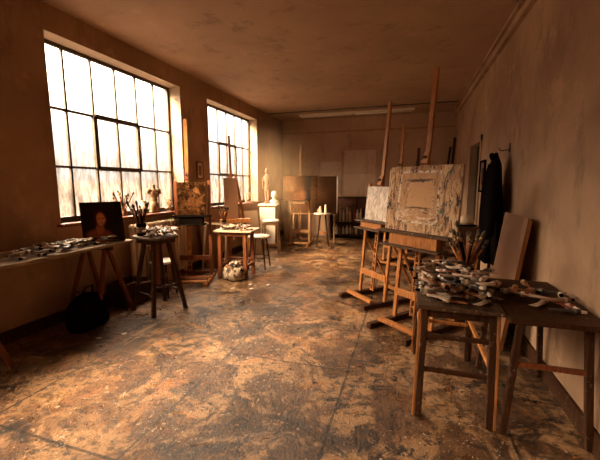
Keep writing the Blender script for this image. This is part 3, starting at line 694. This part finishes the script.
# ------------------------------------------------------------------ sill ornaments
def vase(loc, m, label, s=1):
    t = MB().lathe([(.03, 0), (.045, .03), (.058, .08), (.055, .12), (.035, .15), (.032, .165), (.045, .18), (.040, .18), (.026, .163), (.0001, .16)], n=24).build('vase', m)
    t.location = loc; t.scale = (s,) * 3; return tag(t, label, 'vase')
vase((-3.53, 3.95, Z0), 'plaster', 'cream pottery vase on the first window sill beside the torso')
def torso(loc, rz, s, m, label):
    t = thing('torso_statue', label, 'statue', loc, rz); b = MB()
    b.ball((0, 0, .10), (.062, .048, .07)).ball((.028, 0, .05), (.036, .038, .07)).ball((-.028, 0, .05), (.036, .038, .07))
    b.ball((0, 0, .18), (.047, .036, .06)).ball((0, 0, .26), (.066, .044, .075)).ball((.028, -.025, .27), (.026, .02, .024)).ball((-.028, -.025, .27), (.026, .02, .024))
    b.ball((.066, 0, .305), (.032, .030, .032)).ball((-.066, 0, .305), (.032, .03, .032))
    b.tube([(.075, 0, .30), (.088, .004, .25)], [.026, .020]).tube([(-.075, 0, .30), (-.088, .004, .26)], [.026, .020]).tube([(0, .005, .32), (.004, 0, .385)], [.026, .022])
    b.build('figure', m, t, remesh=.006); MB().bb(-.06, .06, -.045, .045, 0, .025).build('plinth', m, t, .003); t.scale = (s,) * 3; return t
torso((-3.53, 4.17, Z0), 1.1, 1.05, 'plaster_brown', 'headless plaster torso standing on the first window sill')
def bust(loc, rz, s, m, label, base=True):
    t = thing('bust_statue', label, 'statue', loc, rz); b = MB()
    b.ball((0, .005, .175), (.048, .058, .062)).ball((0, -.012, .145), (.038, .042, .045)).ball((0, -.062, .158), (.010, .016, .016)).ball((0, -.045, .128), (.02, .015, .008)).ball((0, -.04, .112), (.02, .02, .014))
    for q in (-1, 1): b.ball((q * .05, .005, .155), (.008, .016, .02)).ball((q * .018, -.052, .168), (.009, .006, .005))
    b.ball((0, .02, .20), (.055, .055, .045))
    b.tube([(0, .01, .13), (0, .012, .06)], [.03, .038]).ball((0, .01, .045), (.085, .045, .04))
    b.build('head', m, t, remesh=.0055)
    if base: MB().lathe([(.045, 0), (.05, .004), (.045, .012), (.03, .02), (.028, .035), (.0001, .036)], n=20).build('socle', m, t)
    t.scale = (s,) * 3; return t
bust((-3.53, 4.50, Z0), 1.2, .82, 'plaster_brown', 'small dark bust on the first window sill near the pier')
def figurine(loc, rz, s, m, label):
    t = thing('figurine', label, 'statue', loc, rz); b = MB()
    b.ball((0, 0, .285), (.021, .024, .028)).tube([(0, 0, .27), (0, 0, .245)], .011).ball((0, 0, .215), (.038, .024, .045)).ball((0, 0, .16), (.028, .022, .04)).ball((0, 0, .13), (.034, .026, .03))
    b.tube([(.017, 0, .13), (.02, -.006, .07), (.017, 0, .015)], [.02, .014, .010]).tube([(-.017, 0, .13), (-.012, .004, .07), (-.017, 0, .015)], [.02, .014, .010])
    b.tube([(.036, 0, .235), (.052, 0, .18), (.03, -.03, .15)], [.013, .010, .008]).tube([(-.036, 0, .235), (-.056, .0, .19), (-.05, -.01, .13)], [.013, .010, .008])
    b.build('figure', m, t, remesh=.0045); MB().lathe([(.04, 0), (.042, .006), (.038, .016), (.0001, .016)], n=18).build('base', m, t); t.scale = (s,) * 3; return t
figurine((-3.53, 6.77, Z0), 1.0, 1.0, 'plaster_brown', 'standing figurine silhouetted on the second window sill')
bust((-3.53, 6.42, Z0), .8, .62, 'plaster', 'little plaster head on the second window sill, left of the figurine')
frame_thing((-3.50, 7.28, Z0), 1.2, .1, .22, .21, 'small white frame propped on the second window sill', .03, 'white', 'picture_frame')

# pictures and portrait
pf = thing('picture_frame', 'small framed picture hanging on the pier between the windows', 'picture', (XL + .004, 5.24, 1.68), PI / 2)
b = MB(); 
for s in (-1, 1): b.bb(s * .085 - .012, s * .085 + .012, -.02, 0, -.15, .15).bb(-.097, .097, -.02, 0, s * .138 - .012, s * .138 + .012)
b.build('frame', 'wood_red', pf, .002); MB().bb(-.085, .085, -.008, 0, -.138, .138).build('mount', 'white', pf); MB().bb(-.045, .045, -.010, -.008, -.085, .085).build('picture', 'brown_board', pf)
pf = thing('picture_frame', 'narrow dark-framed picture hanging on the right wall beside the coat', 'picture', (XR - .004, 5.66, 1.56), -PI / 2)
b = MB()
for s in (-1, 1): b.bb(s * .16 - .015, s * .16 + .015, -.025, 0, -.23, .23).bb(-.175, .175, -.025, 0, s * .215 - .015, s * .215 + .015)
b.build('frame', 'dark', pf, .002); MB().bb(-.16, .16, -.008, 0, -.215, .215).build('mount', 'brown_board', pf); MB().bb(-.08, .08, -.010, -.008, -.12, .12).build('picture', 'wood_dark', pf)
painting((-3.10, 2.88, .827), 1.05, .20, .40, .44, 'p_portrait', 'dark portrait head painting propped on the long work table', rim='dark')

# radiator
rd = thing('radiator', 'cream ribbed radiator under the first window', 'radiator', (XL + .14, 4.05, 0))
for k in range(14):
    y = -.56 + k * .082
    MB().tube([(0, y, .14), (0, y, .20), (0, y, .88), (0, y, .94)], [.022, .030, .030, .022], 8, flat=1).build('rib', 'radiator', rd)
for z in (.17, .91): MB().tube([(0, -.60, z), (0, .55, z)], .018).build('header_pipe', 'radiator', rd)
MB().bb(-.02, .02, -.57, -.55, 0, .16).bb(-.02, .02, .49, .51, 0, .16).build('foot', 'radiator', rd)

# ------------------------------------------------------------------ corner by the second window
cb = thing('cabinet', 'white-topped box cabinet in the far left corner', 'cabinet', (-3.05, 7.35, 0), .25)
MB().bb(-.19, .19, -.22, .25, .03, .97).build('body', 'wood_light', cb, .004)
MB().bb(-.21, .21, -.25, .27, .97, 1.0).build('top', 'white', cb, .003)
d = MB().bb(-.17, .17, -.24, -.22, .08, .93).build('door', 'white', cb, .003); MB().ball((.13, -.255, .55), .014).build('knob', 'steel', d)
_tf = figurine((-3.10, 7.36, 1.0), .3, 2.6, 'clay', 'tall tan plaster figure standing on the corner cabinet')
_tf.scale = (1.7, 1.9, 2.6)
bust((-2.90, 7.30, 1.0), .3, 1.2, 'plaster', 'white plaster bust on the corner cabinet right of the tall figure')
pd = thing('padded_stool', 'tall square pale wooden stool with a white cushion before the corner cabinet', 'stool', (-2.76, 6.76, 0), .25)
MB().bb(-.17, .17, -.17, .17, .60, .64).build('seat', 'wood_light', pd, .004)
MB().lathe([(.13, .64), (.17, .655), (.175, .68), (.15, .70), (.0001, .71)], n=32, fold=lambda a, z: 1 / max(abs(math.cos(a)), abs(math.sin(a))) ** .7).build('cushion', 'whitish', pd)
for x in (-1, 1):
    for y in (-1, 1): leg_bar(pd, (x * .17, y * .17, 0), (x * .15, y * .15, .60), .03, 'wood_light')
    MB().bb(x * .16 - .01, x * .16 + .01, -.15, .15, .25, .28).build('stretcher', 'wood_light', pd)
MB().bb(-.15, .15, -.17, -.15, .18, .21).build('stretcher', 'wood_light', pd)
lean_board((-3.02, 6.40, .02), .42, .90, .9, .22, 'raw_canvas', 'grey blank canvas leaning below the second window', name='blank_canvas', cat='canvas')
lean_board((-3.14, 6.95, .02), .40, .74, 1.3, .16, 'brown_board', 'tan board leaning under the far end of the second window')
for i, (x, y, dx, L) in enumerate(((-3.02, 8.55, .10, 1.15), (-3.13, 8.72, .16, 1.0), (-2.93, 8.90, .05, .9))):
    o = MB().bar((x, y, .01), (x - dx * 2, y + .45, L), .05, .02).build('leaning_stick', 'wood_light')
    tag(o, ('longest pale slat leaning in the far left corner behind the cabinet', 'middle pale slat leaning in the far left corner', 'shortest pale slat leaning in the far left corner')[i], 'slat', 'slats leaning in the far left corner')
# big brown panel behind far easel with pale edges
_bp = painting((-2.27, 8.40, .72), .12, .02, 1.18, .92, 'dark_board', 'large brown panel with pale edges standing behind the far painting', 'panel', rim='white')
for _s in (-1, 1): MB().bb(_s * .585 - .012, _s * .585 + .012, -.016, .012, 0, .92).build('edge_strip', 'white', _bp)
pr_ = thing('trestle', 'low trestle propping up the large brown panel at the back', 'trestle', (-2.27, 8.42, 0), .12)
for x in (-.52, .0, .52):
    leg_bar(pr_, (x, -.10, 0), (x, .0, .70), .03, 'wood_light'); 
MB().bb(-.58, .58, -.035, .045, .69, .715).build('rail', 'wood_light', pr_, .003)
# small table with cups right of far easel
ct = thing('pedestal_table', 'little white-topped splayed table of cups right of the far easel', 'table', (-1.90, 7.85, 0), .3)
MB().lathe([(.20, .75), (.215, .755), (.215, .775), (.0001, .775)], n=24).build('table_top', 'white', ct)
for k in range(4):
    a = PI / 4 + k * PI / 2; leg_bar(ct, (.20 * math.cos(a), .20 * math.sin(a), 0), (.08 * math.cos(a), .08 * math.sin(a), .75), .028, 'wood_dark')
MB().lathe([(.13, .30), (.135, .31), (.13, .32), (.0001, .32)], n=16).build('lower_shelf', 'wood', ct)
for i, (x, y, h, r, m, lab) in enumerate(((-1.95, 7.80, .16, .035, 'plaster', 'cream jug'), (-1.83, 7.84, .20, .03, 'white', 'tall white bottle'), (-2.01, 7.88, .10, .035, 'plaster_brown', 'brown cup'), (-1.89, 7.94, .12, .03, 'dark', 'black jar'))):
    o = MB().lathe([(r * .8, 0), (r, h * .1), (r, h * .6), (r * .6, h * .82), (r * .6, h), (r * .5, h), (.0001, h * .9)], n=16).build(lab.split()[-1], m); o.location = (x, y, .775)
    tag(o, lab + ' on the little white-topped table by the far easel', lab.split()[-1])

# shelf of dark bottles and stacked jars against the wainscot
sh = thing('open_shelf', 'low open shelf of dark jars against the back wainscot', 'shelf', (-1.55, 9.15, 0))
for x in (-.42, .42): MB().bb(x - .015, x + .015, -.14, .14, 0, .80).build('side_panel', 'wood_dark', sh, .003)
for z in (.10, .42): MB().bb(-.42, .42, -.14, .14, z, z + .022).build('shelf', 'wood_dark', sh, .003)
jars = []
r = random.Random(5)
for zi, z in enumerate((.122, .442)):
    for k in range(9):
        h = r.uniform(.19, .27) + .14 * zi; rr = r.uniform(.030, .040); x = -1.55 - .36 + k * .09; mname = r.choice(['whitish', 'plaster_brown', 'green_dark', 'rust', 'whitish', 'steel', 'tube_cream'])
        o = MB().lathe([(rr * .9, 0), (rr, h * .05), (rr, h * .65), (rr * .45, h * .8), (rr * .45, h), (.0001, h)], n=14).build('bottle', mname)
        o.location = (x, 9.15 + r.uniform(-.06, .06), z)
        cn = {'whitish': 'white', 'plaster_brown': 'tan', 'green_dark': 'dark green', 'rust': 'rust red', 'tube_cream': 'cream', 'steel': 'grey'}[mname]
        tag(o, '%s bottle on the %s board of the open shelf by the back wall' % (cn, ('lower', 'upper')[zi]), 'bottle', '%s bottles on the %s board of the open shelf' % (cn, ('lower', 'upper')[zi]))
# dark standing canvases right of the shelf
lean_board((-.72, 9.17, .02), .50, .95, 0, .12, 'dark', 'black board leaning on the wainscot right of the open shelf')
lean_board((-.10, 9.12, .02), .60, .90, 0, .14, 'brown_board', 'brown board leaning on the wainscot behind the easels')

# pale sheets pinned to the back wall
wp = MB().bb(-1.70, -.86, YB - .008, YB - .001, 1.14, 1.74).build('wall_panel', 'paper'); tag(wp, 'lower of the two big pale sheets on the back wall', 'panel')
wp = MB().bb(-1.70, -.86, YB - .008, YB - .001, 1.755, 2.34).build('wall_panel', 'paper'); tag(wp, 'upper of the two big pale sheets on the back wall', 'panel')
wp = MB().bb(-2.35, -1.78, YB - .008, YB - .001, 1.14, 2.05).build('wall_panel', 'paper'); tag(wp, 'narrower pale sheet on the back wall, left of the two stacked ones', 'panel')

# ------------------------------------------------------------------ rag bag under the middle table
bag = thing('rag_sack', 'lumpy pale sack stuffed with rags on the floor under the small reddish table', 'sack', (-2.50, 4.64, 0))
rr_ = random.Random(9)
fld = lambda a, z: 1 + .07 * math.sin(4 * a + z * 20) + .05 * math.sin(9 * a - z * 31)
MB().lathe([(.12, 0), (.165, .02), (.175, .09), (.165, .16), (.145, .20), (.12, .205), (.0001, .18)], n=36, fold=fld).build('sack_body', 'rag', bag)
for k in range(16):
    a = k * 2.4; q = .035 + .085 * (k % 4) / 3; b = MB()
    b.lathe([(.0001, -.030), (.03, -.02), (.045, 0), (.03, .022), (.0001, .03)], (q * math.cos(a), q * math.sin(a), .235 - q * .3 + .02 * (k % 3)), 12, rr_.uniform(.8, 1.3), rr_.uniform(.7, 1.1), fold=lambda t_, z, k=k: 1 + .25 * math.sin(3 * t_ + k) + .12 * math.sin(7 * t_ + 3 * k))
    b.build('rag', ('rag', 'tube_cream', 'tube_dark', 'brown_board')[k % 4], bag)
# dark bag and clutter under the left work table
bg_ = thing('canvas_bag', 'slumped black bag on the floor beneath the long work table', 'bag', (-3.10, 2.60, 0), .3)
MB().lathe([(.15, 0), (.20, .03), (.21, .14), (.17, .26), (.09, .33), (.0001, .32)], n=30, sx=.8, sy=1.25, fold=lambda a, z: 1 + .07 * math.sin(4 * a + z * 14)).build('bag_body', 'cloth_dark', bg_)
MB().tube([(0, -.10, .30), (.03, -.06, .42), (.03, .06, .42), (0, .10, .30)], .010, 8).build('strap', 'cloth_dark', bg_)
bx = thing('wooden_crate', 'dark crate pushed under the far end of the long work table', 'crate', (-3.24, 3.29, 0), .0)
for x in (-.13, .13): MB().bb(x - .008, x + .008, -.18, .18, .0, .28).build('side_panel', 'wood_dark', bx)
for y in (-.18, .18): MB().bb(-.13, .13, y - .008, y + .008, .0, .28).build('end_panel', 'wood_dark', bx)
MB().bb(-.13, .13, -.18, .18, .0, .012).build('bottom', 'wood_dark', bx)
lean_board((-3.16, 3.95, .02), .50, .62, PI / 2, .14, 'brown_board', 'brown board leaning on the radiator behind the tall stand')

# ------------------------------------------------------------------ right side, behind the big painting
ch = thing('chest', 'dark low chest by the right wall under the plaster mask', 'chest', (.84, 5.75, 0))
MB().bb(-.14, .17, -.24, .26, .03, .80).build('body', 'wood_dark', ch, .004); MB().bb(-.16, .18, -.26, .28, .80, .825).build('top', 'wood_dark', ch, .003)
for z in (.12, .36, .60):
    d = MB().bb(-.12, .15, -.255, -.24, z, z + .20).build('drawer', 'wood_dark', ch, .003); MB().ball((.015, -.265, z + .10), .012).build('knob', 'steel', d)
mk = thing('plaster_mask', 'pale plaster face cast lying on the dark chest by the right wall', 'cast', (.84, 5.66, .827), .2)
b = MB().ball((0, 0, .055), (.12, .09, .06)).ball((0, -.05, .075), (.02, .03, .03)).ball((.04, -.04, .05), (.04, .04, .03)).ball((-.04, -.04, .05), (.04, .04, .03)).ball((0, 0, .10), (.09, .07, .055))
b.build('cast_body', 'cream', mk, remesh=.007)
MB().bb(-.11, .11, -.08, .08, 0, .02).build('board', 'dark', mk); mk.scale = (1.0, 1.1, 1.1)
cart = thing('low_table', 'low dark table with palette and bottles behind the big painting', 'table', (.66, 4.62, 0), 0)
MB().bb(-.24, .28, -.30, .30, .60, .625).build('table_top', 'wood_dark', cart, .003)
for x in (-.21, .25):
    for y in (-.27, .27): leg_bar(cart, (x, y, 0), (x, y, .60), .03, 'wood_dark')
MB().bb(-.22, .26, -.28, .28, .28, .30).build('lower_shelf', 'wood_dark', cart, .003)
pa = thing('palette', 'pale wooden palette lying on the low dark table behind the big painting', 'palette', (.55, 4.50, .626), .5)
pp = [(.17 * math.cos(a) * (1 - .12 * math.cos(2 * a)), .11 * math.sin(a) * (1 + .1 * math.sin(a))) for a in [2 * PI * k / 28 for k in range(28)]]
MB().prism(pp, .008).build('palette_board', 'wood_light', pa)
b = MB()
for k, (x, y) in enumerate(((-.10, .03), (-.05, .06), (.0, .07), (.06, .06))): b.ball((x, y, .011), (.017, .014, .007), 8)
b.build('paint_dabs', 'rust', pa)
for i, (x, y, h, m, lab) in enumerate(((.80, 4.50, .17, 'blue', 'blue bottle'), (.86, 4.62, .20, 'green_dark', 'dark green bottle'), (.76, 4.72, .14, 'tube_cream', 'cream bottle'), (.62, 4.78, .16, 'dark', 'black bottle'))):
    o = MB().lathe([(.03, 0), (.033, .01), (.033, h * .6), (.012, h * .8), (.012, h), (.0001, h)], n=16).build('bottle', m); o.location = (x, y, .626); tag(o, lab + ' on the low dark table behind the big painting', 'bottle')
# coat on a hook
ct = thing('coat', 'long near-black coat hanging on the right wall', 'coat', (.90, 4.33, .60))
prof = [(.26, 0), (.25, .15), (.22, .42), (.185, .70), (.15, .90), (.12, 1.06), (.06, 1.14), (.03, 1.19)]
MB().lathe(prof, n=48, sx=.42, sy=1.25, fold=lambda a, z: 1 + .13 * math.sin(7 * a + 2 * z) * (1.25 - z) + .05 * math.sin(13 * a + 5 * z)).build('coat_body', 'cloth_dark', ct)
MB().tube([(-.01, -.10, 1.06), (-.03, -.19, .86), (-.035, -.23, .50), (-.04, -.24, .32)], [.045, .055, .05, .04], 12).build('sleeve', 'cloth_dark', ct)
MB().tube([(-.01, .10, 1.06), (-.03, .19, .86), (-.035, .24, .50), (-.04, .25, .30)], [.045, .055, .05, .04], 12).build('sleeve', 'cloth_dark', ct)
MB().tube([(-.02, -.06, 1.12), (-.04, 0, 1.16), (-.02, .06, 1.12)], [.02, .03, .02], 10).build('collar', 'cloth_dark', ct)
hk = thing('coat_hook', 'iron hook on the right wall holding the black coat', 'hook', (XR, 4.33, 1.84))
MB().bb(-.01, 0, -.02, .02, -.05, .05).build('plate', 'iron', hk); MB().tube([(-.01, 0, -.02), (-.09, 0, -.03), (-.11, 0, .0)], .006, 8).build('hook_arm', 'iron', hk)
# leaning canvas at right wall, seen from the side, and leaning stretchers
lean_board((.80, 3.58, .02), .72, 1.16, -PI / 2, .12, 'brown_board', 'large tan canvas leaning on the right wall behind the brush tin', name='blank_canvas', cat='canvas', rim='wood')
frame_thing((.86, 5.08, .02), -PI / 2 - .25, .10, .30, .66, 'small stretcher frame leaning below the black coat', .03, 'wood')
o = MB().bar((.84, 8.6, .0), (.98, 8.95, 2.52), .06, .03).build('wooden_plank', 'wood_dark'); tag(o, 'tall dark plank leaning in the far right corner, nearer the door', 'plank', 'planks in the far right corner')
o = MB().bar((.70, 9.0, .0), (.93, 9.3, 2.35), .05, .03).build('wooden_plank', 'wood_dark'); tag(o, 'shorter dark plank leaning in the far right corner, farther from the door', 'plank', 'planks in the far right corner')
# paper scraps on the floor
rs = random.Random(4)
sp = [(-2.15, 4.45), (-2.05, 4.25), (-2.3, 4.2), (-2.6, 2.55), (-2.75, 2.4), (-1.9, 4.5)]
for k, (x, y) in enumerate(sp):
    b = MB(); pts = [(.035 * math.cos(a) * rs.uniform(.5, 1.2), .03 * math.sin(a) * rs.uniform(.5, 1.2)) for a in [2 * PI * i / 7 for i in range(7)]]
    o = b.prism(pts, .0015).build('paper_scrap', 'white'); o.location = (x, y, .001); o.rotation_euler = (0, 0, rs.uniform(0, 6))
    tag(o, 'torn pale paper scrap on the floor ' + ('near the rag sack' if k not in (3, 4) else 'before the long work table'), 'scrap', 'paper scraps near the rag sack' if k not in (3, 4) else 'paper scraps before the work table')
